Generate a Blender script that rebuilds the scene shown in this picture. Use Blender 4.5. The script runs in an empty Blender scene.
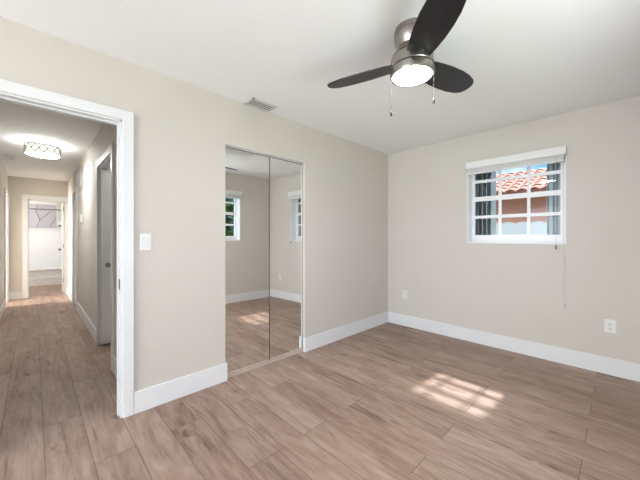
import bpy, bmesh, math, random
from mathutils import Vector, Matrix
random.seed(7)
sc = bpy.context.scene
C = sc.collection
PI = math.pi

# ---------------------------------------------------------------- camera
cam_d = bpy.data.cameras.new('camera')
cam = bpy.data.objects.new('camera', cam_d)
C.objects.link(cam)
YAW = math.atan(301 / 293.4)
cam.location = (0, 0, 1.229)
cam.rotation_euler = (PI / 2, 0, YAW)
cam_d.sensor_width = 36
cam_d.lens = 293.4 / 640 * 36
cam_d.shift_y = -2.5 / 640
cam_d.clip_start = 0.02
sc.camera = cam

# ---------------------------------------------------------------- world, sun, light, exposure
EXPO = 1.13
W = bpy.data.worlds.new('sky')
sc.world = W
W.use_nodes = True
nt = W.node_tree
bg = nt.nodes['Background']
tc = nt.nodes.new('ShaderNodeTexCoord')
mp = nt.nodes.new('ShaderNodeMapping')
mp.inputs['Scale'].default_value = (1.4, 1.4, 5.0)
nz = nt.nodes.new('ShaderNodeTexNoise')
nz.inputs['Scale'].default_value = 3.2
nz.inputs['Detail'].default_value = 5
rp = nt.nodes.new('ShaderNodeValToRGB')
rp.color_ramp.elements[0].position = 0.48
rp.color_ramp.elements[0].color = (0.055, 0.19, 0.52, 1)
rp.color_ramp.elements[1].position = 0.68
rp.color_ramp.elements[1].color = (0.36, 0.46, 0.58, 1)
nt.links.new(tc.outputs['Generated'], mp.inputs['Vector'])
nt.links.new(mp.outputs['Vector'], nz.inputs['Vector'])
nt.links.new(nz.outputs['Fac'], rp.inputs['Fac'])
dp = nt.nodes.new('ShaderNodeVectorMath'); dp.operation = 'DOT_PRODUCT'
sd = Vector((0.058, 1.0, 1.1)).normalized()
dp.inputs[1].default_value = sd
nt.links.new(tc.outputs['Generated'], dp.inputs[0])
gl = nt.nodes.new('ShaderNodeMapRange'); gl.interpolation_type = 'SMOOTHSTEP'      # glow added round the sun to brighten the window reveals
gl.inputs['From Min'].default_value = 0.82; gl.inputs['From Max'].default_value = 1.0
gl.inputs['To Max'].default_value = 3.0
nt.links.new(dp.outputs['Value'], gl.inputs['Value'])
ad = nt.nodes.new('ShaderNodeVectorMath'); ad.operation = 'ADD'
nt.links.new(rp.outputs['Color'], ad.inputs[0]); nt.links.new(gl.outputs['Result'], ad.inputs[1])
sx = nt.nodes.new('ShaderNodeSeparateXYZ'); nt.links.new(tc.outputs['Generated'], sx.inputs[0])
up = nt.nodes.new('ShaderNodeMapRange')                                            # overhead sky brightened to light the window reveals
up.inputs['From Min'].default_value = 0.28; up.inputs['From Max'].default_value = 0.7
up.inputs['To Max'].default_value = 1.3
nt.links.new(sx.outputs['Z'], up.inputs['Value'])
ad2 = nt.nodes.new('ShaderNodeVectorMath'); ad2.operation = 'ADD'
nt.links.new(ad.outputs['Vector'], ad2.inputs[0]); nt.links.new(up.outputs['Result'], ad2.inputs[1])
nt.links.new(ad2.outputs['Vector'], bg.inputs['Color'])
bg.inputs['Strength'].default_value = 1.5

sl = bpy.data.lights.new('sun', 'SUN')
sl.energy = 4.0
sl.angle = math.radians(1.8)
sl.color = (1.0, 0.98, 0.95)
sun = bpy.data.objects.new('sun', sl)
C.objects.link(sun)
sun.rotation_euler = Vector((0.058, 1.0, 1.1)).to_track_quat('Z', 'Y').to_euler()

def area_light(name, loc, direction, sx, sy, power, color=(1, 1, 1)):
    l = bpy.data.lights.new(name, 'AREA')
    l.shape = 'RECTANGLE'
    l.size = sx
    l.size_y = sy
    l.energy = power
    l.color = color
    o = bpy.data.objects.new(name, l)
    C.objects.link(o)
    o.location = loc
    o.rotation_euler = Vector(direction).to_track_quat('-Z', 'Y').to_euler()
    return o

# fill lights added behind two added, unseen windows, plus daylight from the side room
area_light('fill_light_right', (0.80, 1.0, 1.00), (-1, 0, 0.9), 1.7, 0.6, 20, (0.97, 0.985, 1.0))
area_light('fill_light_front', (-1.05, -3.55, 1.25), (0, 1, 0.0), 2.3, 1.9, 78, (0.97, 0.985, 1.0))
area_light('daylight_side_room', (-7.9, -2.65, 1.5), (0, 1, -0.1), 1.0, 1.2, 90, (1.0, 0.96, 0.91))  # daylight spilling out of the side room; no window is built there

vs = sc.view_settings
vs.view_transform = 'Standard'
vs.look = 'None'
vs.exposure = EXPO
vs.gamma = 1.0
vs.use_curve_mapping = False

# ---------------------------------------------------------------- materials
def mat(name, color, rough=0.5, metal=0.0, spec=0.5, bump=0.0, bump_scale=60, emit=None, estr=1.0, vary=0.0, vscale=6.0):
    m = bpy.data.materials.new(name)
    m.use_nodes = True
    n = m.node_tree
    b = n.nodes['Principled BSDF']
    b.inputs['Base Color'].default_value = (*color, 1)
    b.inputs['Roughness'].default_value = rough
    b.inputs['Metallic'].default_value = metal
    b.inputs['Specular IOR Level'].default_value = spec
    t = n.nodes.new('ShaderNodeTexCoord')
    if vary > 0:
        k = n.nodes.new('ShaderNodeTexNoise')
        k.inputs['Scale'].default_value = vscale
        k.inputs['Detail'].default_value = 4
        n.links.new(t.outputs['Object'], k.inputs['Vector'])
        r = n.nodes.new('ShaderNodeValToRGB')
        r.color_ramp.elements[0].position = 0.3
        r.color_ramp.elements[1].position = 0.7
        r.color_ramp.elements[0].color = (*[c * (1 - vary) for c in color], 1)
        r.color_ramp.elements[1].color = (*[min(1, c * (1 + vary)) for c in color], 1)
        n.links.new(k.outputs['Fac'], r.inputs['Fac'])
        n.links.new(r.outputs['Color'], b.inputs['Base Color'])
    if bump > 0:
        k = n.nodes.new('ShaderNodeTexNoise')
        k.inputs['Scale'].default_value = bump_scale
        k.inputs['Detail'].default_value = 3
        n.links.new(t.outputs['Object'], k.inputs['Vector'])
        bp = n.nodes.new('ShaderNodeBump')
        bp.inputs['Strength'].default_value = bump
        bp.inputs['Distance'].default_value = 0.004
        n.links.new(k.outputs['Fac'], bp.inputs['Height'])
        n.links.new(bp.outputs['Normal'], b.inputs['Normal'])
    if emit:
        b.inputs['Emission Color'].default_value = (*emit, 1)
        b.inputs['Emission Strength'].default_value = estr
    return m

M_WALL = mat('wall_paint', (0.65, 0.612, 0.555), 0.6, bump=0.10, bump_scale=90, spec=0.3, vary=0.012, vscale=2.5)
M_HALLWALL = mat('hall_wall_paint', (0.68, 0.645, 0.585), 0.6, bump=0.10, bump_scale=90, spec=0.3, vary=0.012, vscale=2.5)
M_CEIL = mat('ceiling_paint', (0.88, 0.885, 0.89), 0.7, bump=0.25, bump_scale=35, spec=0.2)
M_TRIM = mat('white_trim_paint', (0.79, 0.80, 0.81), 0.35, spec=0.4, vary=0.01)
M_VINYL = mat('white_window_vinyl', (0.86, 0.87, 0.88), 0.35, vary=0.01)
M_PLATE = mat('white_plate_plastic', (0.82, 0.82, 0.80), 0.3, vary=0.01)
M_SLOT = mat('dark_slot', (0.05, 0.05, 0.05), 0.6, vary=0.05)
M_NICKEL = mat('brushed_nickel', (0.36, 0.33, 0.30), 0.30, 1.0, vary=0.06, vscale=20)
M_GROOVE = mat('dark_groove', (0.03, 0.028, 0.025), 0.5, vary=0.05)
M_STEEL = mat('dark_steel', (0.22, 0.21, 0.20), 0.35, 1.0, vary=0.05)
M_BLADE = mat('espresso_blade', (0.008, 0.0075, 0.009), 0.36, spec=0.5, vary=0.35, vscale=14)
M_LAMP = mat('lamp_glass', (0.9, 0.9, 0.9), 0.4, emit=(1.0, 0.98, 0.95), estr=56, vary=0.01)
M_HLAMP = mat('hall_lamp_shade', (0.9, 0.88, 0.8), 0.5, emit=(1.0, 0.98, 0.93), estr=0.55, vary=0.01)
M_HLAMP2 = mat('hall_lamp_diffuser', (0.9, 0.88, 0.8), 0.5, emit=(0.94, 0.97, 1.0), estr=27, vary=0.01)
M_BRONZE = mat('antique_silver_trim', (0.17, 0.165, 0.11), 0.4, 0.3, vary=0.1, vscale=30)
M_TRACK = mat('champagne_track', (0.66, 0.55, 0.47), 0.35, 0.15, vary=0.03)
M_EDGE = mat('mirror_edge_steel', (0.30, 0.27, 0.25), 0.35, 0.8, vary=0.05)
M_MIRROR = mat('silvered_mirror', (0.90, 0.90, 0.885), 0.0, 1.0)
M_BLIND = mat('white_blind_slat', (0.80, 0.80, 0.79), 0.5, vary=0.01)
M_CHAIN = mat('chain_metal', (0.05, 0.048, 0.045), 0.6, vary=0.05)
M_CORD = mat('white_cord', (0.58, 0.56, 0.53), 0.7, vary=0.02)
M_GRILLE = mat('grey_grille', (0.62, 0.62, 0.62), 0.5, vary=0.02)
M_DUCT = mat('duct_shadow', (0.06, 0.06, 0.06), 0.8, vary=0.05)
M_DOOR = mat('white_door_paint', (0.85, 0.86, 0.87), 0.35, vary=0.01)
M_TUB = mat('white_acrylic', (0.82, 0.83, 0.84), 0.2, vary=0.01)
M_TILE = mat('white_surround', (0.83, 0.84, 0.85), 0.25, vary=0.01)
M_STUCCO = mat('terracotta_stucco', (0.45, 0.21, 0.135), 0.9, bump=0.5, bump_scale=25, vary=0.06)
M_TERRA = mat('clay_roof_tile', (0.32, 0.135, 0.10), 0.95, spec=0.1, vary=0.3, vscale=5)
M_CREAM = mat('cream_fascia', (0.75, 0.62, 0.42), 0.6, vary=0.02)
M_FENCE = mat('white_fence_vinyl', (0.40, 0.42, 0.44), 0.5, vary=0.01)
M_SHUTTER = mat('grey_aluminium_shutter', (0.36, 0.41, 0.43), 0.45, 0.2, vary=0.03)
M_SHUTDARK = mat('dark_shutter_strip', (0.03, 0.032, 0.03), 0.7, vary=0.05)
M_GRASS = mat('grass', (0.10, 0.17, 0.05), 0.9, vary=0.3, vscale=8)
M_LEAF = mat('leaf', (0.10, 0.20, 0.05), 0.6, vary=0.4, vscale=10)
M_BARK = mat('bark', (0.16, 0.11, 0.07), 0.9, vary=0.2)
M_OUTWALL = mat('exterior_stucco', (0.60, 0.58, 0.54), 0.9, vary=0.03)

def glass_mat(name, tint, gl):
    m = bpy.data.materials.new(name)
    m.use_nodes = True
    n = m.node_tree
    for x in list(n.nodes):
        n.nodes.remove(x)
    o = n.nodes.new('ShaderNodeOutputMaterial')
    mx = n.nodes.new('ShaderNodeMixShader')
    a = n.nodes.new('ShaderNodeBsdfTransparent')
    a.inputs['Color'].default_value = (*tint, 1)
    g = n.nodes.new('ShaderNodeBsdfGlossy')
    g.inputs['Roughness'].default_value = 0.02
    mx.inputs['Fac'].default_value = gl
    n.links.new(a.outputs[0], mx.inputs[1])
    n.links.new(g.outputs[0], mx.inputs[2])
    n.links.new(mx.outputs[0], o.inputs['Surface'])
    return m
M_GLASS = glass_mat('window_glass', (0.95, 0.96, 0.96), 0.007)

def frosted_mat():
    # frosted bathroom glass; branch shadows are laid on it as dark strokes
    m = bpy.data.materials.new('frosted_branch_glass')
    m.use_nodes = True
    n = m.node_tree
    b = n.nodes['Principled BSDF']
    b.inputs['Roughness'].default_value = 0.6
    t = n.nodes.new('ShaderNodeTexCoord')
    k = n.nodes.new('ShaderNodeTexNoise')
    k.inputs['Scale'].default_value = 5
    n.links.new(t.outputs['Object'], k.inputs['Vector'])
    r = n.nodes.new('ShaderNodeValToRGB')
    r.color_ramp.elements[0].color = (0.44, 0.42, 0.47, 1)
    r.color_ramp.elements[1].color = (0.52, 0.50, 0.55, 1)
    n.links.new(k.outputs['Fac'], r.inputs['Fac'])
    n.links.new(r.outputs['Color'], b.inputs['Base Color'])
    return m
M_FROST = frosted_mat()
M_BRANCH_SHADOW = mat('branch_shadow_tone', (0.24, 0.22, 0.25), 0.6, vary=0.1)  # dark colour painted for the branch shadows

# wood plank floor: 0.1935 m planks along X, 1.23 m long, half-offset rows
ROW_W, ROW_0, PL_L, PL_0 = 0.1935, 0.0425, 1.23, -0.15
def floor_mat():
    m = bpy.data.materials.new('oak_plank_floor')
    m.use_nodes = True
    n = m.node_tree
    N = n.nodes
    b = N['Principled BSDF']
    def val(op, a, bb=None, cc=None):
        x = N.new('ShaderNodeMath')
        x.operation = op
        for i, q in enumerate((a, bb, cc)):
            if q is None:
                continue
            if isinstance(q, (int, float)):
                x.inputs[i].default_value = q
            else:
                n.links.new(q, x.inputs[i])
        return x.outputs[0]
    t = N.new('ShaderNodeTexCoord')
    s = N.new('ShaderNodeSeparateXYZ')
    n.links.new(t.outputs['Object'], s.inputs[0])
    X, Y = s.outputs[0], s.outputs[1]
    yr = val('DIVIDE', val('SUBTRACT', Y, ROW_0), ROW_W)
    row = val('FLOOR', yr)
    fy = val('SUBTRACT', yr, row)
    odd = val('SUBTRACT', row, val('MULTIPLY', val('FLOOR', val('DIVIDE', row, 2.0)), 2.0))
    xr = val('ADD', val('DIVIDE', val('SUBTRACT', X, PL_0), PL_L), val('MULTIPLY', odd, 0.5))
    col = val('FLOOR', xr)
    fx = val('SUBTRACT', xr, col)
    cv = N.new('ShaderNodeCombineXYZ')
    n.links.new(row, cv.inputs[0]); n.links.new(col, cv.inputs[1])
    wn = N.new('ShaderNodeTexWhiteNoise')
    n.links.new(cv.outputs[0], wn.inputs['Vector'])
    rnd = wn.outputs['Value']
    rc = N.new('ShaderNodeSeparateColor')
    n.links.new(wn.outputs['Color'], rc.inputs[0])
    def vec(sx, sy, seed=37.0):
        v = N.new('ShaderNodeCombineXYZ')
        n.links.new(val('ADD', val('MULTIPLY', X, sx), val('MULTIPLY', rnd, seed)), v.inputs[0])
        n.links.new(val('ADD', val('MULTIPLY', Y, sy), val('MULTIPLY', rc.outputs[1], 11.0)), v.inputs[1])
        n.links.new(val('MULTIPLY', rnd, 9.0), v.inputs[2])
        return v.outputs[0]
    def noise(v, scale, detail, dist=0.0, rough=0.55):
        k = N.new('ShaderNodeTexNoise')
        k.inputs['Scale'].default_value = scale
        k.inputs['Detail'].default_value = detail
        k.inputs['Distortion'].default_value = dist
        k.inputs['Roughness'].default_value = rough
        n.links.new(v, k.inputs['Vector'])
        return k.outputs['Fac']
    fine = noise(vec(4.5, 60), 1.0, 6, 0.8, 0.7)
    med = noise(vec(2.4, 11), 1.0, 5, 1.6, 0.6)
    broad = noise(vec(1.6, 5.5), 1.0, 3, 0.8)
    # cathedral rings
    wv = N.new('ShaderNodeTexWave')
    wv.wave_type = 'BANDS'
    wv.bands_direction = 'Y'
    wv.inputs['Scale'].default_value = 1.0
    wv.inputs['Distortion'].default_value = 7.0
    wv.inputs['Detail'].default_value = 2
    wv.inputs['Detail Scale'].default_value = 0.6
    n.links.new(vec(1.1, 7), wv.inputs['Vector'])
    # tone
    tone = val('ADD', val('MULTIPLY', rnd, 0.10), val('MULTIPLY', fine, 0.40))
    tone = val('ADD', tone, val('MULTIPLY', med, 0.62))
    tone = val('ADD', tone, val('MULTIPLY', wv.outputs['Fac'], 0.03))
    tone = val('ADD', tone, val('MULTIPLY', broad, 0.42))
    tone = val('SUBTRACT', tone, 0.33)
    r = N.new('ShaderNodeValToRGB')
    e = r.color_ramp.elements
    e[0].position = 0.15; e[0].color = (0.150, 0.088, 0.062, 1)
    e[1].position = 0.78; e[1].color = (0.50, 0.375, 0.300, 1)
    q = e.new(0.38); q.color = (0.280, 0.186, 0.143, 1)
    q = e.new(0.56); q.color = (0.375, 0.270, 0.215, 1)
    n.links.new(tone, r.inputs['Fac'])
    # dark elongated cracks and knots
    cr = noise(vec(1.1, 15, 53.0), 1.0, 4, 0.9, 0.6)
    crm = N.new('ShaderNodeMapRange')
    crm.inputs['From Min'].default_value = 0.585
    crm.inputs['From Max'].default_value = 0.74
    n.links.new(cr, crm.inputs['Value'])
    kn = noise(vec(3.6, 9.0, 71.0), 1.0, 3, 0.5, 0.5)
    knm = N.new('ShaderNodeMapRange')
    knm.inputs['From Min'].default_value = 0.665
    knm.inputs['From Max'].default_value = 0.765
    n.links.new(kn, knm.inputs['Value'])
    dk = val('MAXIMUM', val('MULTIPLY', crm.outputs[0], 0.85), val('MULTIPLY', knm.outputs[0], 0.75))
    mx = N.new('ShaderNodeMix')
    mx.data_type = 'RGBA'
    n.links.new(dk, mx.inputs['Factor'])
    n.links.new(r.outputs['Color'], mx.inputs['A'])
    mx.inputs['B'].default_value = (0.085, 0.05, 0.035, 1)
    # seams
    ey = val('MULTIPLY', val('MINIMUM', fy, val('SUBTRACT', 1.0, fy)), ROW_W)
    ex = val('MULTIPLY', val('MINIMUM', fx, val('SUBTRACT', 1.0, fx)), PL_L)
    ed = val('MINIMUM', ey, ex)
    sm = N.new('ShaderNodeMapRange')
    sm.inputs['From Min'].default_value = 0.0008
    sm.inputs['From Max'].default_value = 0.0030
    sm.inputs['To Min'].default_value = 0.75
    sm.inputs['To Max'].default_value = 0.0
    n.links.new(ed, sm.inputs['Value'])
    m2 = N.new('ShaderNodeMix')
    m2.data_type = 'RGBA'
    n.links.new(sm.outputs[0], m2.inputs['Factor'])
    n.links.new(mx.outputs['Result'], m2.inputs['A'])
    m2.inputs['B'].default_value = (0.10, 0.065, 0.045, 1)
    n.links.new(m2.outputs['Result'], b.inputs['Base Color'])
    b.inputs['Roughness'].default_value = 0.48
    b.inputs['Specular IOR Level'].default_value = 0.35
    bp = N.new('ShaderNodeBump')
    bp.inputs['Strength'].default_value = 0.25
    bp.inputs['Distance'].default_value = 0.002
    hh = val('SUBTRACT', val('MULTIPLY', fine, 0.3), sm.outputs[0])
    n.links.new(hh, bp.inputs['Height'])
    n.links.new(bp.outputs['Normal'], b.inputs['Normal'])
    return m
M_FLOOR = floor_mat()

# ---------------------------------------------------------------- mesh helpers
def box(bm, a, b, bev=0.0):
    x0, y0, z0 = [min(a[i], b[i]) for i in range(3)]
    x1, y1, z1 = [max(a[i], b[i]) for i in range(3)]
    t = bmesh.new()
    v = [t.verts.new(p) for p in ((x0,y0,z0),(x1,y0,z0),(x1,y1,z0),(x0,y1,z0),(x0,y0,z1),(x1,y0,z1),(x1,y1,z1),(x0,y1,z1))]
    for f in ((3,2,1,0),(4,5,6,7),(0,1,5,4),(1,2,6,5),(2,3,7,6),(3,0,4,7)):
        t.faces.new([v[i] for i in f])
    if bev > 0:
        bmesh.ops.bevel(t, geom=list(t.edges), offset=bev, segments=2, affect='EDGES', profile=0.6)
    merge(bm, t)

def merge(bm, t, mtx=None):
    if mtx is not None:
        bmesh.ops.transform(t, matrix=mtx, verts=t.verts)
    me = bpy.data.meshes.new('tmp')
    t.to_mesh(me)
    t.free()
    bm.from_mesh(me)
    bpy.data.meshes.remove(me)

def lathe(bm, prof, seg=64, c=(0, 0), cap0=True, cap1=True):
    rings = []
    for r, z in prof:
        rings.append([bm.verts.new((c[0] + r * math.cos(2*PI*i/seg), c[1] + r * math.sin(2*PI*i/seg), z)) for i in range(seg)])
    for a, b in zip(rings, rings[1:]):
        for i in range(seg):
            j = (i + 1) % seg
            bm.faces.new((a[i], a[j], b[j], b[i]))
    if cap0: bm.faces.new(rings[0])
    if cap1: bm.faces.new(rings[-1])

def tube(bm, pts, r, seg=8):
    pts = [Vector(p) for p in pts]
    rings = []
    for i, p in enumerate(pts):
        d = (pts[min(i+1, len(pts)-1)] - pts[max(i-1, 0)]).normalized()
        u = d.cross(Vector((0, 0, 1)))
        if u.length < 1e-3: u = d.cross(Vector((1, 0, 0)))
        u.normalize(); v = d.cross(u)
        rings.append([bm.verts.new(p + r * (math.cos(2*PI*k/seg) * u + math.sin(2*PI*k/seg) * v)) for k in range(seg)])
    for a, b in zip(rings, rings[1:]):
        for i in range(seg):
            j = (i + 1) % seg
            bm.faces.new((a[i], a[j], b[j], b[i]))
    bm.faces.new(rings[0]); bm.faces.new(rings[-1])

def extrude_outline(bm, pts, to3, thick_vec):
    a = [bm.verts.new(to3(*p)) for p in pts]
    b = [bm.verts.new(Vector(to3(*p)) + Vector(thick_vec)) for p in pts]
    bm.faces.new(a); bm.faces.new(b[::-1])
    for i in range(len(pts)):
        j = (i + 1) % len(pts)
        bm.faces.new((a[i], b[i], b[j], a[j]))

def obj(name, bm, m, parent=None, smooth=False, origin=None):
    bmesh.ops.recalc_face_normals(bm, faces=bm.faces)
    if origin is not None:
        bmesh.ops.translate(bm, verts=bm.verts, vec=-Vector(origin))
    me = bpy.data.meshes.new(name)
    bm.to_mesh(me)
    bm.free()
    me.materials.append(m)
    if smooth:
        for p in me.polygons: p.use_smooth = True
    o = bpy.data.objects.new(name, me)
    C.objects.link(o)
    if origin is not None: o.location = origin
    if parent is not None:
        o.parent = parent
        if origin is None:
            o.matrix_parent_inverse = Matrix.Translation(-parent.location)
        else:
            o.location = Vector(origin) - parent.location
    return o

def autosmooth(o, ang=35):
    me = o.data
    for p in me.polygons: p.use_smooth = True
    bm = bmesh.new(); bm.from_mesh(me)
    for e in bm.edges:
        if len(e.link_faces) == 2 and e.calc_face_angle(0) > math.radians(ang): e.smooth = False
    bm.to_mesh(me); bm.free()
    return o

def boxes(name, bl, m, parent=None, bev=0.0, smooth=False):
    bm = bmesh.new()
    for a, b in bl: box(bm, a, b, bev)
    return obj(name, bm, m, parent)

def tag(o, label, cat, group=None):
    o['label'] = label; o['category'] = cat
    if group: o['group'] = group
    return o

def thing(name, loc, label, cat, group=None):
    o = bpy.data.objects.new(name, None)
    o.empty_display_size = 0.05
    C.objects.link(o)
    o.location = loc
    return tag(o, label, cat, group)

def struct(o):
    o['kind'] = 'structure'
    return o

def copy_tree(o, parent=None):
    c = o.copy(); C.objects.link(c)
    if parent is not None: c.parent = parent
    for ch in [x for x in bpy.data.objects if x.parent == o]:
        copy_tree(ch, c)
    return c

def rect_wall(axis, c0, c1, u0, u1, z0, z1, holes):
    """wall slab between c0 and c1 on the given axis, running u0..u1, with rectangular holes (u0,u1,z0,z1)"""
    us = sorted({u0, u1, *[h[0] for h in holes], *[h[1] for h in holes]})
    zs = sorted({z0, z1, *[h[2] for h in holes], *[h[3] for h in holes]})
    us = [u for u in us if u0 <= u <= u1]; zs = [z for z in zs if z0 <= z <= z1]
    out = []
    for ua, ub in zip(us, us[1:]):
        for za, zb in zip(zs, zs[1:]):
            um, zm = (ua+ub)/2, (za+zb)/2
            if any(h[0] < um < h[1] and h[2] < zm < h[3] for h in holes): continue
            out.append(((c0, ua, za), (c1, ub, zb)) if axis == 'x' else ((ua, c0, za), (ub, c1, zb)))
    return out

# ---------------------------------------------------------------- geometry constants
XA, YB, XC, YD = -2.374, 3.70, 0.38, -3.30
CH = 2.44
TA = 0.11
XH = XA - TA                 # hall side of the bedroom wall
HR, HL = 0.53, -0.37         # hall right and left wall faces
XE = -8.40                   # hall end wall
DJ = 0.432                   # bedroom door jamb face
DL = -0.36                   # its other jamb
CL0, CL1, CLZ = 1.178, 2.086, 2.031   # closet opening

# ---------------------------------------------------------------- structure: floor, ceiling, walls
bm = bmesh.new()
box(bm, (XE - 2.9, -3.5, -0.10), (0.60, 3.92, 0.0))
struct(obj('floor', bm, M_FLOOR))
struct(boxes('ceiling', [((XE - 2.9, -3.5, CH), (0.60, 3.92, CH + 0.12))], M_CEIL))

# bedroom wall with the hall door and the closet
struct(boxes('wall_left', rect_wall('x', XH, XA, YD, YB, 0, CH, [(DL, DJ, 0, 2.030), (CL0, CL1, 0, CLZ)]), M_WALL))
# closet interior: thick returns and back
struct(boxes('wall_closet', [((XH - 0.56, CL0 - 0.26, 0), (XH, CL0, CH)), ((XH - 0.56, CL1, 0), (XH, CL1 + 0.10, CH)),
                             ((XH - 0.64, CL0 - 0.26, 0), (XH - 0.56, CL1 + 0.10, CH)),
                             ((XH - 0.10, CL0, CLZ), (XH, CL1, CH))], M_WALL))
WIN_B = (-1.283, -0.373, 1.163, 2.06)
WIN_C = (1.820, 2.730, 1.163, 2.06)
ADDED_WIN_3 = (0.10, 1.85, 0.90, 2.15)
ADDED_WIN_D = (-2.15, 0.05, 0.25, 2.20)
struct(boxes('wall_back', rect_wall('y', YB, YB + 0.22, XA - 0.3, XC + 0.22, 0, CH, [WIN_B]), M_WALL))
struct(boxes('wall_right', rect_wall('x', XC, XC + 0.22, YD, YB, 0, CH, [WIN_C, ADDED_WIN_3]), M_WALL))
struct(boxes('wall_front', rect_wall('y', YD - 0.15, YD, XH, XC + 0.22, 0, CH, [ADDED_WIN_D]), M_WALL))
# hall
D2 = (-4.17, -3.33, 0, 2.03)     # door on the hall's right
D3 = (-7.10, -6.50, 0, 2.03)     # louvered closet door
D5 = (-8.22, -7.55, 0, 2.03)     # opening into the side room, left of the hall
D4 = (-0.094, 0.50, 0, 2.02)     # bathroom door in the end wall
struct(boxes('wall_hall_right', rect_wall('y', HR, HR + 0.12, XE, XH, 0, CH, [D2, D3]), M_HALLWALL))
struct(boxes('wall_hall_left', rect_wall('y', HL - 0.12, HL, XE, XH, 0, CH, [D5]), M_HALLWALL))
struct(boxes('wall_hall_end', rect_wall('x', XE - 0.12, XE, -1.3, HR + 0.12, 0, CH, [D4]), M_HALLWALL))
# room behind the hall's right-hand door, mechanical closet, side room, bathroom
for a_, b_ in [((-4.6, 0.65, 0), (-4.5, 1.0, CH)), ((-4.6, 1.6, 0), (-3.2, 1.7, CH)), ((-4.6, 0.99, 0), (-4.5, 1.61, CH)),
                                 ((-3.25, 0.65, 0), (-3.15, 1.6, CH)), ((-7.3, 1.2, 0), (-6.3, 1.3, CH)), ((-7.4, 0.65, 0), (-7.3, 1.3, CH)),
                                 ((-6.4, 0.65, 0), (-6.3, 1.2, CH))]:
    struct(boxes('wall_side_room', [(a_, b_)], M_HALLWALL))
for a_, b_ in [((XE, -2.9, 0), (XE + 0.1, HL - 0.12, CH)), ((-6.9, -2.9, 0), (-6.8, HL - 0.12, CH)),
                            ((XE + 0.1, -2.9, 0), (-6.9, -2.8, CH))]:
    struct(boxes('wall_study', [(a_, b_)], M_HALLWALL))
for a_, b_ in [((-11.12, -1.3, 0), (-11.0, 0.70, CH)), ((-11.0, 0.58, 0), (XE - 0.12, 0.70, CH)),
                               ((-11.0, -1.3, 0), (XE - 0.12, -1.2, CH))]:
    struct(boxes('wall_bathroom', [(a_, b_)], M_HALLWALL))

# ---------------------------------------------------------------- baseboards
BH, BT = 0.150, 0.016
def base(name, segs, bh=BH):
    bm = bmesh.new()
    for a, b in segs:
        box(bm, (a[0], a[1], 0), (b[0], b[1], bh), 0.003)
    return struct(obj(name, bm, M_TRIM))
base('baseboard_left', [((XA, DJ + 0.065), (XA + BT, CL0 + 0.012)), ((XA - 0.018, CL0), (XA + 0.002, CL0 + 0.012)),
                        ((XA, CL1 - 0.012), (XA + BT, YB)), ((XA - 0.018, CL1 - 0.012), (XA + 0.002, CL1)),
                        ((XA, YD), (XA + BT, DL - 0.083))])
base('baseboard_back', [((XA + BT, YB - BT), (XC, YB))])
base('baseboard_right', [((XC - BT, YD), (XC, YB - BT))])
base('baseboard_front', [((XA + BT, YD), (XC - BT, YD + BT))])
base('baseboard_hall_right', [((XH, HR - BT), (D2[1] + 0.075, HR)), ((D2[0] - 0.075, HR - BT), (D3[1] + 0.075, HR)), ((XE + 0.018, HR - BT), (D3[0] - 0.075, HR))])
base('baseboard_hall_left', [((XH, HL), (D5[1] + 0.075, HL + BT)), ((XE + BT, HL), (D5[0] - 0.075, HL + BT))])
base('baseboard_hall_end', [((XE, HL), (XE + BT, D4[0] - 0.08))])

# ---------------------------------------------------------------- door casings
def casing(name, axis, face, out, u0, u1, ztop, w, jd, parent=None):
    """flat casing round an opening u0..u1 on the plane axis=face, standing out by 'out', lining the jamb jd deep"""
    t = 0.018 * out
    def bx(ua, ub, za, zb, c0, c1, bev=0.003):
        if axis == 'x': return (c0, ua, za), (c1, ub, zb)
        return (ua, c0, za), (ub, c1, zb)
    bm = bmesh.new()
    box(bm, *bx(u0 - w, u0 + 0.002, 0, ztop + w, face, face + t), 0.004)
    box(bm, *bx(u1 - 0.002, u1 + w, 0, ztop + w, face, face + t), 0.004)
    box(bm, *bx(u0, u1, ztop - 0.002, ztop + w, face, face + t), 0.004)
    d = -jd * out
    # jamb lining with a stop
    box(bm, *bx(u0, u0 + 0.012, 0, ztop, face, face + d))
    box(bm, *bx(u1 - 0.012, u1, 0, ztop, face, face + d))
    box(bm, *bx(u0, u1, ztop - 0.012, ztop, face, face + d))
    box(bm, *bx(u0 + 0.012, u0 + 0.020, 0, ztop - 0.012, face + d * 0.40, face + d * 0.70), 0.002)
    box(bm, *bx(u1 - 0.020, u1 - 0.012, 0, ztop - 0.012, face + d * 0.40, face + d * 0.70), 0.002)
    box(bm, *bx(u0 + 0.012, u1 - 0.012, ztop - 0.020, ztop - 0.012, face + d * 0.40, face + d * 0.70), 0.002)
    return struct(obj(name, bm, M_TRIM, parent))
tr = casing('trim_1', 'x', XA, 1, DL, DJ, 2.030, 0.064, TA)
bm = bmesh.new()
box(bm, (XA - 0.042, DJ - 0.0150, 0.875), (XA - 0.006, DJ - 0.0118, 0.945), 0.001)
obj('strike_plate', bm, M_STEEL, tr)
casing('trim_2', 'y', HR, -1, D2[0], D2[1], 2.03, 0.07, 0.12)
casing('trim_3', 'y', HR, -1, D3[0], D3[1], 2.03, 0.07, 0.12)
casing('trim_4', 'x', XE, 1, D4[0], D4[1], 2.02, 0.078, 0.12)
casing('trim_5', 'y', HL, 1, D5[0], D5[1], 2.03, 0.07, 0.12)

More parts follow.
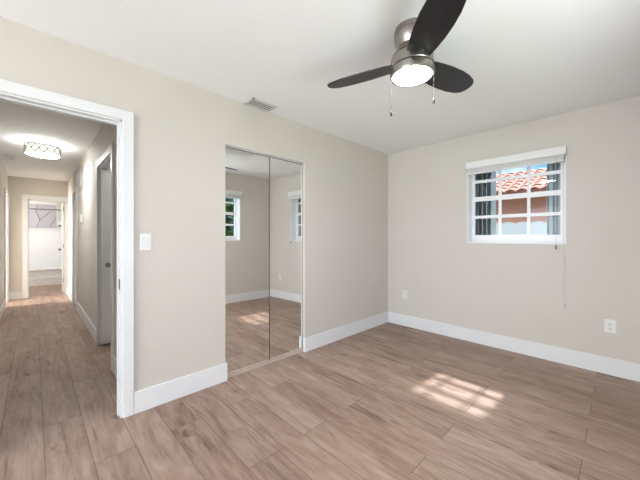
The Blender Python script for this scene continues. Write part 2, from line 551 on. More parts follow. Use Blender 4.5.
# ---------------------------------------------------------------- hall doors
# door_1: white folding door standing open at the far jamb of the right-hand doorway
bm = bmesh.new()
box(bm, (D2[0] + 0.030, HR + 0.012, 0.022), (D2[0] + 0.062, HR + 0.40, 2.0), 0.002)
d1 = struct(obj('door_1', bm, M_DOOR))
bm = bmesh.new()
lathe(bm, [(0.026, 0), (0.026, 0.004), (0.012, 0.008), (0.011, 0.022), (0.020, 0.030), (0.024, 0.040), (0.020, 0.050), (0.008, 0.054)], 24)
bmesh.ops.transform(bm, matrix=Matrix.Translation((D2[0] + 0.062, HR + 0.075, 0.915)) @ Matrix.Rotation(PI/2, 4, 'Y'), verts=bm.verts)
autosmooth(obj('door_knob', bm, M_STEEL, d1))
# door_2: louvered closet door
bm = bmesh.new()
x0, x1 = D3[0] + 0.014, D3[1] - 0.014
for a, b in (((x0, 0.01), (x0 + 0.06, 2.0)), ((x1 - 0.06, 0.01), (x1, 2.0)), ((x0, 0.01), (x1, 0.12)), ((x0, 1.9), (x1, 2.0)), ((x0, 0.95), (x1, 1.03))):
    box(bm, (a[0], HR + 0.005, a[1]), (b[0], HR + 0.035, b[1]), 0.002)
z = 0.14
while z < 1.88:
    if not 0.92 < z < 1.04:
        t = bmesh.new(); box(t, (x0 + 0.06, -0.018, -0.003), (x1 - 0.06, 0.018, 0.003))
        merge(bm, t, Matrix.Translation((0, HR + 0.02, z)) @ Matrix.Rotation(math.radians(40), 4, 'X'))
    z += 0.036
struct(obj('door_2', bm, M_DOOR))
# door_3: bathroom door, swung into the bathroom and seen almost edge-on
bm = bmesh.new()
box(bm, (XE - 0.125 - 0.57, D4[1] - 0.040, 0.012), (XE - 0.125, D4[1] - 0.005, 2.0), 0.002)
d3 = struct(obj('door_3', bm, M_DOOR))
bm = bmesh.new()
for z in (0.25, 1.0, 1.8):
    box(bm, (XE - 0.126, D4[1] - 0.048, z), (XE - 0.10, D4[1] - 0.040, z + 0.09), 0.001)
obj('hinge', bm, M_STEEL, d3)

# return-air grille high on the hall's right wall
t_ = thing('air_grille', (-6.20, HR, 2.16), 'white slotted air return grille high on the hall wall', 'air grille')
bm = bmesh.new()
gx0, gx1, gz0, gz1 = -6.48, -5.92, 2.02, 2.31
for a, b in (((gx0, gz0), (gx1, gz0 + 0.025)), ((gx0, gz1 - 0.025), (gx1, gz1)), ((gx0, gz0), (gx0 + 0.025, gz1)), ((gx1 - 0.025, gz0), (gx1, gz1))):
    box(bm, (a[0], HR - 0.012, a[1]), (b[0], HR - 0.0005, b[1]), 0.002)
obj('grille_frame', bm, M_TRIM, t_)
boxes('grille_shade_sheet', [((gx0 + 0.02, HR - 0.003, gz0 + 0.02), (gx1 - 0.02, HR - 0.0005, gz1 - 0.02))], M_DUCT, t_)  # flat dark sheet in place of the shade behind the louvers
bm = bmesh.new()
for i in range(9):
    z = gz0 + 0.04 + i * 0.026
    box(bm, (gx0 + 0.02, HR - 0.010, z), (gx1 - 0.02, HR - 0.003, z + 0.012))
for i in range(2):
    x = gx0 + (gx1 - gx0) * (i + 1) / 3
    box(bm, (x - 0.02, HR - 0.011, gz0 + 0.02), (x + 0.02, HR - 0.003, gz1 - 0.02))
obj('louver', bm, M_TRIM, t_)

# thermostat, hall outlet
t_ = thing('thermostat', (-5.80, HR, 1.52), 'small white thermostat on the hall wall below the air grille', 'thermostat')
boxes('housing', [((-5.86, HR - 0.025, 1.46), (-5.74, HR - 0.0005, 1.58))], M_PLATE, t_, 0.006)
boxes('display', [((-5.83, HR - 0.027, 1.52), (-5.77, HR - 0.0252, 1.56))], M_GRILLE, t_)

def outlet(name, origin, axis, sign, label, duplex=True, cat='outlet', group=None):
    """plate in the plane perpendicular to axis; built in local coords: u across, z up, n outwards"""
    o = thing(name, origin, label, cat, group)
    if axis == 'y': R = Matrix.Identity(4) if sign < 0 else Matrix.Rotation(PI, 4, 'Z')      # faces -Y
    else: R = Matrix.Rotation(PI/2 if sign > 0 else -PI/2, 4, 'Z')                            # faces +X
    T = Matrix.Translation(origin) @ R
    def part(nm, bl, m, bev=0.0):
        bm = bmesh.new()
        for a, b in bl:
            t = bmesh.new(); box(t, a, b, bev); merge(bm, t, T)
        return obj(nm, bm, m, o)
    part('plate', [((-0.037, -0.006, -0.058), (0.037, -0.0005, 0.058))], M_PLATE, 0.002)
    if duplex:
        for s in (-1, 1):
            part('socket', [((-0.017, -0.009, s*0.021 - 0.014), (0.017, -0.0055, s*0.021 + 0.014))], M_TRIM, 0.003)
        for s in (-1, 1):
            for dx in (-0.007, 0.007):
                part('slot', [((dx - 0.0015, -0.0098, s*0.021 - 0.002), (dx + 0.0015, -0.009, s*0.021 + 0.007))], M_SLOT)
            part('slot', [((-0.0025, -0.0098, s*0.021 - 0.010), (0.0025, -0.009, s*0.021 - 0.005))], M_SLOT)
        part('screw', [((-0.003, -0.0075, -0.003), (0.003, -0.006, 0.003))], M_STEEL)
    else:
        part('rocker_frame', [((-0.018, -0.0075, -0.035), (0.018, -0.006, 0.035))], M_GRILLE, 0.0)
        part('rocker', [((-0.0165, -0.011, -0.0335), (0.0165, -0.0068, 0.0335))], M_TRIM, 0.002)
    return o
outlet('light_switch', (XA, 0.569, 1.197), 'x', 1, 'white rocker light switch beside the hall doorway', False, 'light switch')
outlet('wall_outlet', (-2.10, YB, 0.436), 'y', -1, 'white wall outlet near the room corner, left of the window')
outlet('wall_outlet', (-0.068, YB, 0.434), 'y', -1, 'white wall outlet low on the wall, right of the window')
outlet('wall_outlet', (-5.20, HR, 0.45), 'y', -1, 'white wall outlet down the hall, below the thermostat')

# ---------------------------------------------------------------- closet mirror doors
def mirror_door(label, xf, ya, yb, skew=0.0, pivot=0.0):
    o = thing('mirror_door', (xf, pivot, 0.03), label, 'mirror door', None)
    z0, z1 = 0.030, 2.022
    boxes('mirror', [((xf - 0.004, ya + 0.003, z0 + 0.012), (xf, yb - 0.003, z1 - 0.008))], M_MIRROR, o)
    boxes('mirror_frame', [((xf - 0.020, ya, z0), (xf + 0.001, ya + 0.004, z1)), ((xf - 0.020, yb - 0.004, z0), (xf + 0.001, yb, z1)),
                           ((xf - 0.020, ya + 0.004, z1 - 0.009), (xf + 0.001, yb - 0.004, z1))], M_EDGE, o)
    boxes('bottom_rail', [((xf - 0.020, ya + 0.004, z0), (xf + 0.003, yb - 0.004, z0 + 0.013))], M_TRACK, o)
    boxes('backing', [((xf - 0.018, ya + 0.009, z0 + 0.012), (xf - 0.0045, yb - 0.009, z1 - 0.012))], M_GRILLE, o)
    o.rotation_euler.z = math.radians(skew)      # the door hangs very slightly askew in its track
    return o
mirror_door('left mirrored sliding closet door, nearer the hall doorway', -2.402, CL0 + 0.003, 1.641, -1.2, CL0)
mirror_door('right mirrored sliding closet door, nearer the room corner', -2.405, 1.645, CL1 - 0.003, 1.5, CL1)
# champagne bottom track and white head track
bm = bmesh.new()
box(bm, (XA - 0.085, CL0, 0.0), (XA - 0.020, CL1, 0.006))
for x in (-2.399, -2.409, -2.445):
    box(bm, (x - 0.004, CL0 + 0.001, 0.004), (x + 0.004, CL1 - 0.001, 0.026 if x < -2.405 else 0.016), 0.001)
o = struct(obj('trim_6', bm, M_TRACK))
bm = bmesh.new()
box(bm, (XA - 0.105, CL0, 2.025), (XA - 0.024, CL1, 2.031))
struct(obj('trim_7', bm, M_TRIM))

# ---------------------------------------------------------------- ceiling vent
t_ = thing('ceiling_vent', (-2.29, 1.48, CH), 'grey slatted air vent on the ceiling above the closet', 'ceiling vent')
vx0, vx1, vy0, vy1 = -2.365, -2.215, 1.355, 1.605
boxes('vent_shade_sheet', [((vx0 + 0.012, vy0 + 0.012, CH - 0.003), (vx1 - 0.012, vy1 - 0.012, CH - 0.0005))], M_DUCT, t_)  # dark sheet on the ceiling standing for shade in the duct
boxes('vent_frame', [((vx0, vy0, CH - 0.010), (vx0 + 0.014, vy1, CH - 0.0005)), ((vx1 - 0.014, vy0, CH - 0.010), (vx1, vy1, CH - 0.0005)),
                     ((vx0, vy0, CH - 0.010), (vx1, vy0 + 0.012, CH - 0.0005)), ((vx0, vy1 - 0.012, CH - 0.010), (vx1, vy1, CH - 0.0005))], M_GRILLE, t_)
bm = bmesh.new()
for i in range(4):
    t = bmesh.new(); box(t, (-0.0075, vy0 + 0.012, -0.001), (0.0075, vy1 - 0.012, 0.001))
    merge(bm, t, Matrix.Translation((vx0 + 0.028 + i * 0.031, 0, CH - 0.0075)) @ Matrix.Rotation(math.radians(-4), 4, 'Y'))
obj('vent_louver', bm, M_GRILLE, t_)

# small white register on the hall ceiling
t_ = thing('ceiling_vent', (-6.38, -0.26, CH), 'small white air vent on the hall ceiling, left of the drum light', 'ceiling vent')
boxes('vent_frame', [((-6.52, -0.32, CH - 0.008), (-6.24, -0.31, CH - 0.0005)), ((-6.52, -0.21, CH - 0.008), (-6.24, -0.20, CH - 0.0005)),
                     ((-6.52, -0.31, CH - 0.008), (-6.51, -0.21, CH - 0.0005)), ((-6.25, -0.31, CH - 0.008), (-6.24, -0.21, CH - 0.0005))], M_TRIM, t_)
for i in range(5):
    bm = bmesh.new(); t = bmesh.new(); box(t, (-6.51, -0.008, -0.001), (-6.25, 0.008, 0.001))
    merge(bm, t, Matrix.Translation((0, -0.296 + i * 0.018, CH - 0.009)) @ Matrix.Rotation(math.radians(35), 4, 'X'))
    obj('vent_louver', bm, M_TRIM, t_)

# ---------------------------------------------------------------- windows
def window(name, axis, face, out, u0, u1, z0, z1, gx, gz, cols, bars, fd=0.14, meeting=None):
    """frame set fd behind the wall face; gx=(glass u0,u1), gz=(glass z0,z1); bars = heights of the horizontal bars"""
    c0, c1 = face + out * fd, face + out * (fd + 0.05)
    def bx(ua, ub, za, zb, a=c0, b=c1):
        return ((a, ua, za), (b, ub, zb)) if axis == 'x' else ((ua, a, za), (ub, b, zb))
    bm = bmesh.new()
    for q in (bx(u0, gx[0], z0, z1), bx(gx[1], u1, z0, z1), bx(gx[0], gx[1], z0, gz[0]), bx(gx[0], gx[1], gz[1], z1)):
        box(bm, *q, 0.003)
    # inner step of the frame (track) and reveal lining
    s = 0.012
    for q in (bx(u0 + 0.0, u0 + s, z0, z1, face + out * 0.002, c0), bx(u1 - s, u1, z0, z1, face + out * 0.002, c0),
              bx(u0, u1, z0, z0 + 0.014, face - out * 0.004, c0), bx(u0, u1, z1 - s, z1, face + out * 0.002, c0)):
        box(bm, *q, 0.001)
    w = struct(obj(name, bm, M_VINYL))
    bm = bmesh.new()
    m0, m1 = face + out * (fd + 0.004), face + out * (fd + 0.024)
    n = len(cols)
    for u in cols: box(bm, *bx(u - 0.014, u + 0.014, gz[0], gz[1], m0, m1), 0.002)
    for z in bars:
        h = 0.027 if meeting and abs(z - meeting) < 0.01 else 0.018
        box(bm, *bx(gx[0], gx[1], z - h, z + h, m0 - out * 0.002, m1), 0.002)
    struct(obj('window_bars', bm, M_VINYL, w))
    g = boxes('window_pane', [bx(gx[0] + 0.001, gx[1] - 0.001, gz[0] + 0.001, gz[1] - 0.001, face + out * (fd + 0.026), face + out * (fd + 0.030))], M_GLASS, w)
    struct(g)
    return w
window('window_1', 'y', YB, 1, WIN_B[0], WIN_B[1], WIN_B[2], WIN_B[3], (-1.242, -0.432), (1.258, 2.035), (-0.975, -0.700), (1.474, 1.690, 1.900), meeting=1.690)
window('window_2', 'x', XC, 1, WIN_C[0], WIN_C[1], WIN_C[2], WIN_C[3], (1.861, 2.688), (1.258, 2.035), (2.137, 2.413), (1.474, 1.690, 1.900), meeting=1.690)
window('added_window_3', 'x', XC, 1, ADDED_WIN_3[0], ADDED_WIN_3[1], ADDED_WIN_3[2], ADDED_WIN_3[3], (0.15, 1.80), (0.96, 2.10), (0.975,), (), fd=0.14)  # unseen window added beside the camera to let fill light in

window('added_window_5', 'y', YD, -1, ADDED_WIN_D[0], ADDED_WIN_D[1], ADDED_WIN_D[2], ADDED_WIN_D[3], (-2.10, 0.0), (0.31, 2.14), (-1.05,), (), fd=0.08)  # unseen window added behind the camera for its fill light

# ---------------------------------------------------------------- raised blinds
def blind(name, T, half, label, cord_u=None):
    o = thing(name, T.translation, label, 'window blind')
    def P(nm, bl, m, bev=0.002):
        bm = bmesh.new()
        for a, b in bl:
            t = bmesh.new(); box(t, a, b, bev); merge(bm, t, T)
        return obj(nm, bm, m, o)
    # local frame: u = x, outwards from the wall = -y, z from the top of the valance
    P('valance', [((-half, -0.062, -0.078), (half, -0.0545, 0.0)), ((-half, -0.0545, -0.078), (-half + 0.008, -0.0005, 0)), ((half - 0.008, -0.0545, -0.078), (half, -0.0005, 0))], M_BLIND)
    P('headrail', [((-half + 0.012, -0.05, -0.05), (half - 0.012, -0.002, -0.004))], M_BLIND)
    P('slats', [((-half + 0.014, -0.050, -0.054 - 0.0052 * (i + 1)), (half - 0.014, -0.004, -0.0525 - 0.0052 * i)) for i in range(14)], M_BLIND, 0.0)
    P('bottom_rail', [((-half + 0.014, -0.052, -0.142), (half - 0.014, -0.003, -0.128))], M_BLIND)
    if cord_u is not None:
        for (u, zb, tas) in cord_u:
            bm = bmesh.new()
            tube(bm, [(u, -0.058, -0.06), (u, -0.060, -0.5), (u, -0.058, zb)], 0.0018, 6)
            bmesh.ops.transform(bm, matrix=T, verts=bm.verts)
            c = obj('pull_cord', bm, M_CORD, o)
            bm = bmesh.new()
            lathe(bm, [(0.003, zb + 0.004), (0.007, zb - 0.006), (0.009, zb - 0.030), (0.006, zb - 0.036)], 14)
            bmesh.ops.transform(bm, matrix=T @ Matrix.Translation((u, -0.058, 0)), verts=bm.verts)
            obj('tassel', bm, M_BLIND if not tas else M_STEEL, c, True)
    return o
blind('window_blind', Matrix.Translation((-0.819, YB, 2.108)), 0.452, 'white raised blind across the top of the tiled-roof-view window',
      [(-0.385 + 0.819, 0.60 - 2.108, False), (-0.442 + 0.819, 1.150 - 2.108, True)])
blind('window_blind', Matrix.Translation((XC, 2.275, 2.108)) @ Matrix.Rotation(-PI/2, 4, 'Z'), 0.462, 'white raised blind on the right-hand wall window, seen in the mirror')

# ---------------------------------------------------------------- ceiling fan
FX, FY = -0.851, 1.579
fan = thing('ceiling_fan', (FX, FY, CH), 'three-blade brushed nickel ceiling fan with dark blades and a lit lamp', 'ceiling fan')
def seg_r(prof):
    return prof
bm = bmesh.new()
lathe(bm, [(0.099, CH - 0.0005), (0.101, 2.425), (0.101, 2.408), (0.0985, 2.407), (0.0985, 2.401), (0.1005, 2.400), (0.099, 2.375), (0.090, 2.352), (0.083, 2.336),
           (0.086, 2.322), (0.100, 2.303), (0.113, 2.286)], 72, (FX, FY))
autosmooth(obj('canopy', bm, M_NICKEL, fan), 30)
bm = bmesh.new()
lathe(bm, [(0.10, 2.290), (0.1115, 2.288), (0.1115, 2.278), (0.10, 2.277)], 72, (FX, FY))
obj('groove', bm, M_GROOVE, fan, True)
bm = bmesh.new()
lathe(bm, [(0.108, 2.278), (0.1170, 2.277), (0.1195, 2.266), (0.1205, 2.222), (0.118, 2.219)], 72, (FX, FY))
autosmooth(obj('motor_housing', bm, M_NICKEL, fan), 30)
bm = bmesh.new()
lathe(bm, [(0.10, 2.222), (0.1175, 2.2205), (0.1175, 2.2085), (0.10, 2.207)], 72, (FX, FY))
obj('groove', bm, M_GROOVE, fan, True)
bm = bmesh.new()
lathe(bm, [(0.112, 2.2085), (0.1225, 2.208), (0.1245, 2.174), (0.1225, 2.169), (0.1090, 2.1685), (0.1090, 2.176)], 72, (FX, FY), cap1=False)
lk = autosmooth(obj('lamp_ring', bm, M_NICKEL, fan), 30)
for a in (200, 245, 300, 60):
    bm = bmesh.new()
    t = bmesh.new(); lathe(t, [(0.0035, -0.002), (0.0035, 0.003), (0.002, 0.004)], 12)
    merge(bm, t, Matrix.Translation((FX, FY, 2.205)) @ Matrix.Rotation(math.radians(a), 4, 'Z') @ Matrix.Translation((0.1215, 0, 0)) @ Matrix.Rotation(PI/2, 4, 'Y'))
    obj('screw', bm, M_GROOVE, lk)
bm = bmesh.new()
lathe(bm, [(0.1085, 2.177), (0.1085, 2.1695), (0.103, 2.1675), (0.092, 2.165), (0.06, 2.162), (0.02, 2.1665)], 72, (FX, FY))
obj('lamp_lens', bm, M_LAMP, fan, True)

# blade outline in (r, w); leading edge +w
def blade_outline():
    lead = [(0.085, 0.066), (0.16, 0.078), (0.25, 0.089), (0.34, 0.093), (0.42, 0.090), (0.48, 0.081), (0.515, 0.069), (0.535, 0.052), (0.545, 0.030)]
    trail = [(0.548, 0.005), (0.543, -0.022), (0.528, -0.042), (0.50, -0.060), (0.44, -0.074), (0.36, -0.081), (0.27, -0.080), (0.18, -0.072), (0.085, -0.060)]
    return lead + trail
def make_blade(ang):
    bm = bmesh.new()
    pts = blade_outline()
    top = [bm.verts.new((r, w, 0.004)) for r, w in pts]
    bot = [bm.verts.new((r, w, -0.004)) for r, w in pts]
    bm.faces.new(top); bm.faces.new(bot[::-1])
    for i in range(len(pts)):
        j = (i + 1) % len(pts)
        bm.faces.new((top[i], bot[i], bot[j], top[j]))
    bmesh.ops.bevel(bm, geom=[e for e in bm.edges if abs(e.verts[0].co.z - e.verts[1].co.z) < 1e-6], offset=0.002, segments=2, affect='EDGES')
    M = Matrix.Translation((FX, FY, 2.245)) @ Matrix.Rotation(ang, 4, 'Z') @ Matrix.Rotation(math.radians(BLADE_PITCH), 4, 'X')
    bmesh.ops.transform(bm, matrix=M, verts=bm.verts)
    b = autosmooth(obj('blade', bm, M_BLADE, fan), 40)
    bm = bmesh.new()
    box(bm, (0.075, -0.030, 0.004), (0.150, 0.030, 0.009), 0.002)
    for dx, dy in ((0.135, 0.018), (0.135, -0.018)):
        t = bmesh.new(); lathe(t, [(0.004, -0.007), (0.004, -0.004)], 10); merge(bm, t, Matrix.Translation((dx, dy, 0)))
    bmesh.ops.transform(bm, matrix=M, verts=bm.verts)
    obj('blade_bracket', bm, M_STEEL, b)
BLADE_PITCH = -13
view = math.atan2(math.cos(YAW), -math.sin(YAW))     # azimuth of the camera's forward direction
for k in range(3):
    make_blade(view + math.radians(180) + k * 2 * PI / 3)

# pull chains
def chain(px_dir, r, zt, zb):
    c, s_ = math.cos(px_dir), math.sin(px_dir)
    x, y = FX + r * c, FY + r * s_
    bm = bmesh.new()
    z = zt
    while z > zb:
        t = bmesh.new(); bmesh.ops.create_uvsphere(t, u_segments=6, v_segments=4, radius=0.0016)
        merge(bm, t, Matrix.Translation((x, y, z)))
        z -= 0.0036
    tube(bm, [(x, y, zt), (x, y, zb)], 0.0005, 5)
    tube(bm, [(FX + (r - 0.008) * c, FY + (r - 0.008) * s_, zt), (x, y, zt)], 0.002, 6)
    o = obj('pull_chain', bm, M_CHAIN, fan)
    bm = bmesh.new()
    lathe(bm, [(0.002, zb + 0.002), (0.0045, zb - 0.004), (0.0072, zb - 0.016), (0.0062, zb - 0.026), (0.002, zb - 0.030)], 16, (x, y))
    obj('chain_fob', bm, M_CHAIN, o, True)
chain(view + PI/2 + 0.12, 0.126, 2.20, 1.960)
chain(view - PI/2 - 0.71, 0.126, 2.215, 2.003)

# ---------------------------------------------------------------- hall ceiling lamp
hx, hy, hr = -5.22, 0.083, 0.172
hl = thing('hall_ceiling_light', (hx, hy, CH), 'round lit drum ceiling light with lattice trim in the hall', 'ceiling light')
bm = bmesh.new(); lathe(bm, [(0.05, CH - 0.0005), (0.05, 2.404), (hr - 0.005, 2.403), (hr - 0.004, 2.416), (hr + 0.004, 2.418), (hr + 0.004, 2.398), (hr - 0.004, 2.397)], 56, (hx, hy))
autosmooth(obj('lamp_base', bm, M_BRONZE, hl), 30)
bm = bmesh.new(); lathe(bm, [(hr - 0.008, 2.401), (hr - 0.008, 2.296)], 56, (hx, hy), False, False)
obj('lamp_shade', bm, M_HLAMP, hl, True)
ul = bpy.data.lights.new('hall_lamp_uplight', 'AREA'); ul.shape = 'DISK'; ul.size = 0.30; ul.energy = 42; ul.color = (0.94, 0.97, 1.0)
uo = bpy.data.objects.new('hall_lamp_uplight', ul); C.objects.link(uo); uo.location = (hx, hy, 2.409); uo.rotation_euler = (PI, 0, 0)
bm = bmesh.new(); lathe(bm, [(hr - 0.007, 2.300), (hr - 0.010, 2.293), (hr * 0.7, 2.282), (hr * 0.3, 2.277), (0.01, 2.276)], 56, (hx, hy), False, True)
obj('lamp_diffuser', bm, M_HLAMP2, hl, True)
bm = bmesh.new()
n_ = 14
for k in range(n_):
    for s in (-1, 1):
        for half in (0,):
            pts = []
            for i in range(9):
                u = i / 8
                a = 2 * PI * (k + s * u * 1.0) / n_
                pts.append((hx + hr * math.cos(a), hy + hr * math.sin(a), 2.400 - u * 0.102))
            tube(bm, pts, 0.0055, 5)
obj('lattice', bm, M_BRONZE, hl)
bm = bmesh.new(); lathe(bm, [(hr - 0.007, 2.303), (hr + 0.003, 2.302), (hr + 0.003, 2.294), (hr - 0.007, 2.293)], 56, (hx, hy), False, False)
obj('lower_rim', bm, M_BRONZE, hl)
bm = bmesh.new(); lathe(bm, [(0.012, 2.278), (0.012, 2.270), (0.006, 2.264), (0.001, 2.262)], 16, (hx, hy))
obj('finial', bm, M_STEEL, hl, True)

# unseen fill lamps added in the bathroom and the small room off the hall
def fill_lamp(name, x, y, label, strength):
    o = thing(name, (x, y, CH), label, 'ceiling light')
    bm = bmesh.new(); lathe(bm, [(0.15, CH - 0.0005), (0.155, CH - 0.02), (0.14, CH - 0.025)], 40, (x, y))
    obj('lamp_base', bm, M_NICKEL, o)
    m = mat('fill_lamp_glass', (0.9, 0.9, 0.9), 0.4, emit=(1, 0.98, 0.95), estr=strength, vary=0.01)
    bm = bmesh.new(); lathe(bm, [(0.138, CH - 0.022), (0.13, CH - 0.05), (0.09, CH - 0.075), (0.03, CH - 0.085)], 40, (x, y))
    obj('lamp_glass', bm, m, o, True)
fill_lamp('side_room_fill_lamp', -3.80, 1.22, 'unseen round lamp added to light the small room right of the hall', 12)
fill_lamp('bathroom_fill_lamp', -9.7, -0.45, 'unseen round lamp added to light the bathroom past the hall', 80)

# ---------------------------------------------------------------- bathroom
tub = thing('bathtub', (-10.65, -0.2, 0), 'white bathtub with straight front panel at the hall end', 'bathtub')
bm = bmesh.new()
ty0, ty1, tx0, tx1, th = -1.195, 0.565, -10.98, -10.29, 0.42
box(bm, (tx1 - 0.04, ty0, 0.0), (tx1, ty1, th - 0.03), 0.004)
box(bm, (tx1 - 0.02, ty0, 0.18), (tx1 + 0.006, ty1, 0.21), 0.003)
obj('front_panel', bm, M_TUB, tub)
bm = bmesh.new()
box(bm, (tx1 - 0.10, ty0, th - 0.035), (tx1 + 0.02, ty1, th), 0.008)
box(bm, (tx0, ty0, th - 0.035), (tx0 + 0.07, ty1, th), 0.008)
box(bm, (tx0 + 0.05, ty0, th - 0.035), (tx1 - 0.08, ty0 + 0.1, th), 0.008)
box(bm, (tx0 + 0.05, ty1 - 0.1, th - 0.035), (tx1 - 0.08, ty1, th), 0.008)
obj('rim', bm, M_TUB, tub)
bm = bmesh.new()
ins = [(tx0 + 0.07, ty0 + 0.1, th - 0.02), (tx1 - 0.10, ty0 + 0.1, th - 0.02), (tx1 - 0.10, ty1 - 0.1, th - 0.02), (tx0 + 0.07, ty1 - 0.1, th - 0.02)]
low = [(tx0 + 0.12, ty0 + 0.22, 0.06), (tx1 - 0.15, ty0 + 0.22, 0.06), (tx1 - 0.15, ty1 - 0.18, 0.06), (tx0 + 0.12, ty1 - 0.18, 0.06)]
a = [bm.verts.new(p) for p in ins]; b = [bm.verts.new(p) for p in low]
for i in range(4): bm.faces.new((a[i], a[(i+1) % 4], b[(i+1) % 4], b[i]))
bm.faces.new(b)
obj('basin', bm, M_TUB, tub)

WB = (-0.114, 0.46, 1.487, 2.138)
# white surround: back and side
bs = struct(boxes('trim_8', rect_wall('x', -10.998, -10.985, -1.2, 0.567, 0.42, 2.2, [WB, (0.47, 0.60, 1.70, 2.3)]) + [((-10.985, 0.567, 0.42), (-10.2, 0.5795, 1.70))], M_TILE))
w4 = struct(boxes('window_4', [((-10.999, WB[0], WB[2]), (-10.975, WB[0] + 0.018, WB[3])), ((-10.999, WB[1] - 0.018, WB[2]), (-10.975, WB[1], WB[3])),
                               ((-10.999, WB[0], WB[2]), (-10.975, WB[1], WB[2] + 0.018)), ((-10.999, WB[0], WB[3] - 0.018), (-10.975, WB[1], WB[3]))], M_GRILLE))
struct(boxes('window_pane', [((-10.998, WB[0] + 0.018, WB[2] + 0.018), (-10.988, WB[1] - 0.018, WB[3] - 0.018))], M_FROST, w4))
bm = bmesh.new()
xb = -10.986
def wp(px, py):     # photo crop fractions of the window to wall position
    return (xb, WB[0] + (WB[1] - WB[0]) * px, WB[3] - (WB[3] - WB[2]) * py)
tube(bm, [wp(0.30, 0.04), wp(0.26, 0.30), wp(0.33, 0.50), wp(0.40, 0.66), wp(0.34, 0.84), wp(0.27, 0.97)], 0.009, 5)
tube(bm, [wp(0.40, 0.66), wp(0.55, 0.52), wp(0.68, 0.38), wp(0.80, 0.30)], 0.008, 5)
tube(bm, [wp(0.73, 0.95), wp(0.86, 0.75), wp(0.97, 0.55)], 0.009, 5)
tube(bm, [wp(0.97, 0.55), wp(0.86, 0.56)], 0.007, 5)
struct(obj('branch_shadows', bm, M_BRANCH_SHADOW, w4))  # shadows of branches on the frosted glass, drawn as dark tubes
bm = bmesh.new(); tube(bm, [(-10.33, -1.199, 1.95), (-10.33, 0.579, 1.95)], 0.0125, 10)
tag(obj('shower_rod', bm, M_STEEL, None, True), 'metal shower curtain rod across the bathroom window', 'shower rod')
def wall_knob(name, z, label):
    bm = bmesh.new()
    lathe(bm, [(0.045, 0), (0.045, 0.008), (0.020, 0.012), (0.018, 0.05), (0.030, 0.058), (0.028, 0.085), (0.01, 0.09)], 24)
    bmesh.ops.transform(bm, matrix=Matrix.Translation((-10.80, 0.566, z)) @ Matrix.Rotation(PI/2, 4, 'X'), verts=bm.verts)
    tag(autosmooth(obj(name, bm, M_STEEL)), label, 'tap')
wall_knob('shower_valve', 1.55, 'dark round shower valve, upper one right of the bathroom window')
wall_knob('bath_tap', 0.90, 'dark round bath tap, lower one above the tub')

# ---------------------------------------------------------------- outside
struct(boxes('ground', [((-25, 3.92, -0.25), (25, 60, -0.15)), ((0.60, -20, -0.25), (25, 3.92, -0.15))], M_GRASS))
# the eave of this house over the window
struct(boxes('eave', [((-3.0, 3.92, 2.54), (1.3, 4.50, 2.64)), ((0.60, -1.2, 2.54), (1.15, 3.92, 2.64))], M_OUTWALL))

# accordion storm shutters folded back at each side of window_1
def shutter(label, ua, ub, n, lines, flat):
    o = thing('storm_shutter', ((ua + ub) / 2, 3.99, 1.2), label, 'storm shutter', None)
    w = (ub - ua) / n
    for i in range(n):
        bm = bmesh.new()
        x0 = ua + i * w
        if flat:
            a, b, c = (x0, 3.945), (x0 + w * 0.5, 4.03), (x0 + w, 3.945)
            pts = [(x0, 3.965), (x0 + w * 0.2, 3.950), (x0 + w * 0.8, 3.950), (x0 + w, 3.965), (x0 + w, 3.985), (x0 + w * 0.8, 3.970), (x0 + w * 0.2, 3.970), (x0, 3.985)]
        else:
            pts = [(x0, 4.050), (x0 + w * 0.42, 3.945), (x0 + w * 0.58, 3.945), (x0 + w, 4.050), (x0 + w, 4.060), (x0 + w * 0.5, 3.960), (x0, 4.060)]
        extrude_outline(bm, pts, lambda x, y: (x, y, 1.14), (0, 0, 0.97))
        obj('shutter_blade', bm, M_SHUTTER, o)
    for z in (1.10, 2.11): boxes('shutter_rail', [((ua, 3.93, z), (ub, 4.07, z + 0.04))], M_SHUTTER, o)
    for x in lines: boxes('dark_strip', [((x - 0.003, 3.935, 1.14), (x + 0.003, 3.944, 2.11))], M_SHUTDARK, o)  # thin dark vertical strips in front of the blades
    return o
shutter('grey storm shutter folded at the left of the window', -1.36, -1.07, 6, (-1.22, -1.15, -1.10), False)
shutter('pale grey storm shutter folded at the right of the window', -0.560, -0.30, 4, (-0.545, -0.47), True)

# neighbouring house
NY = 9.0
nb = thing('neighbour_house', (-3.0, 11.6, -0.15), 'terracotta house with clay tile roof beyond the fence', 'house')
boxes('wall', [((-14, NY + 0.45, -0.15), (8, 15.0, 2.33))], M_STUCCO, nb)
boxes('fascia', [((-14.2, NY + 0.02, 2.27), (8.2, NY + 0.06, 2.38))], M_CREAM, nb)
boxes('soffit', [((-14.2, NY + 0.06, 2.31), (8.2, NY + 0.45, 2.335))], M_STUCCO, nb)
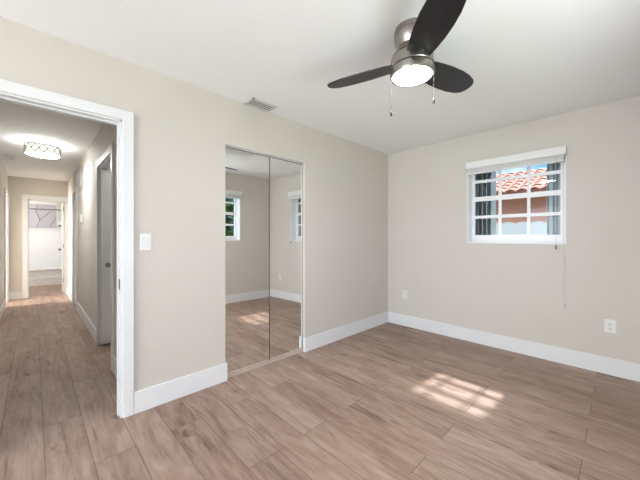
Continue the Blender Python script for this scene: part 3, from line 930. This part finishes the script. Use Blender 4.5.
# barrel tile roof: overlapping half-round courses
bm = bmesh.new()
pitch = math.atan2(3.36 - 2.40, 11.6 - NY)
run = (11.6 - NY) / math.cos(pitch)
tw, tl = 0.26, 0.36
ncol = int(16 / tw)
nrow = int(run / tl) + 1
R3 = Matrix.Translation((0, NY - 0.06, 2.385)) @ Matrix.Rotation(pitch, 4, 'X')
for j in range(nrow):
    s0, s1 = j * tl, (j + 1) * tl + 0.03
    prev = None
    ncp = ncol * 8
    rows = []
    for s, lift in ((s0, 0.035), (s1, 0.0)):
        ring = []
        for i in range(ncp + 1):
            ph = i / 8
            x = -11.0 + ph * tw
            h = abs(math.sin(PI * ph)) ** 0.8 * 0.075
            ring.append(bm.verts.new(R3 @ Vector((x, s, lift + h))))
        rows.append(ring)
    lowr = [bm.verts.new(v.co - (R3.to_3x3() @ Vector((0, 0, 0.03)))) for v in rows[0]]
    for i in range(ncp):
        bm.faces.new((rows[0][i], rows[0][i+1], rows[1][i+1], rows[1][i]))
        bm.faces.new((lowr[i], lowr[i+1], rows[0][i+1], rows[0][i]))
obj('tile_roof', bm, M_TERRA, nb)
bm = bmesh.new()
box(bm, (-11, 11.6 - 0.1, 3.2), (5, 13.0, 3.36), 0.0)
obj('roof_ridge', bm, M_TERRA, nb)
bm = bmesh.new(); t = bmesh.new(); box(t, (-11, 0.05, -0.05), (5, run, 0.055)); merge(bm, t, R3)
obj('roof_deck', bm, M_TERRA, nb)

# white fence with scalloped top
fe = thing('garden_fence', (-1.8, 7.0, -0.15), 'white vinyl fence with scalloped top behind the window', 'fence')
bm = bmesh.new()
FYY = 7.0
px = -8.0
while px < 5.0:
    sec = 0.25
    top = []
    for i in range(17):
        u = i / 16
        top.append((px + u * sec, 1.50 + 0.045 * abs(math.sin(PI * u)) ** 0.6))
    pts = [(px, -0.15)] + top + [(px + sec, -0.15)]
    extrude_outline(bm, pts, lambda x, z: (x, FYY, z), (0, 0.04, 0))
    px += sec
obj('fence_panel', bm, M_FENCE, fe)
for i in range(8):
    x = -8.0 + i * 1.8
    bm = bmesh.new(); box(bm, (x - 0.05, FYY + 0.04, -0.15), (x + 0.05, FYY + 0.14, 1.48), 0.004)
    obj('fence_post', bm, M_FENCE, fe)

# leafy shrub outside window_2, reflected in the closet mirror
sh = thing('garden_shrub', (2.2, 3.0, -0.15), 'leafy green shrub outside, seen through the mirrored window', 'shrub')
bm = bmesh.new()
for i in range(8000):
    while True:
        p = Vector((random.uniform(-1, 1), random.uniform(-1, 1), random.uniform(-1, 1)))
        if 0.5 < p.length < 1: break
    c = Vector((2.2 + p.x * 0.8, 3.8 + p.y * 1.9, 1.35 + p.z * 1.55))
    s = random.uniform(0.06, 0.12)
    q = Matrix.Translation(c) @ Matrix.Rotation(random.uniform(0, 6.28), 4, 'Z') @ Matrix.Rotation(random.uniform(0, 3.1), 4, 'X')
    vsx = [bm.verts.new(q @ Vector(v)) for v in ((-s, 0, 0), (0, -s * 0.45, s * 0.1), (s, 0, 0), (0, s * 0.45, s * 0.1))]
    bm.faces.new(vsx)
obj('foliage', bm, M_LEAF, sh)
bm = bmesh.new()
for k in range(5):
    a = k * 1.3
    tube(bm, [(2.2 + 0.05 * math.cos(a), 3.1 + 0.05 * math.sin(a), -0.15), (2.2 + 0.2 * math.cos(a), 3.1 + 0.3 * math.sin(a), 0.6), (2.2 + 0.35 * math.cos(a), 3.1 + 0.8 * math.sin(a), 1.6)], 0.02, 6)
obj('stem', bm, M_BARK, sh)
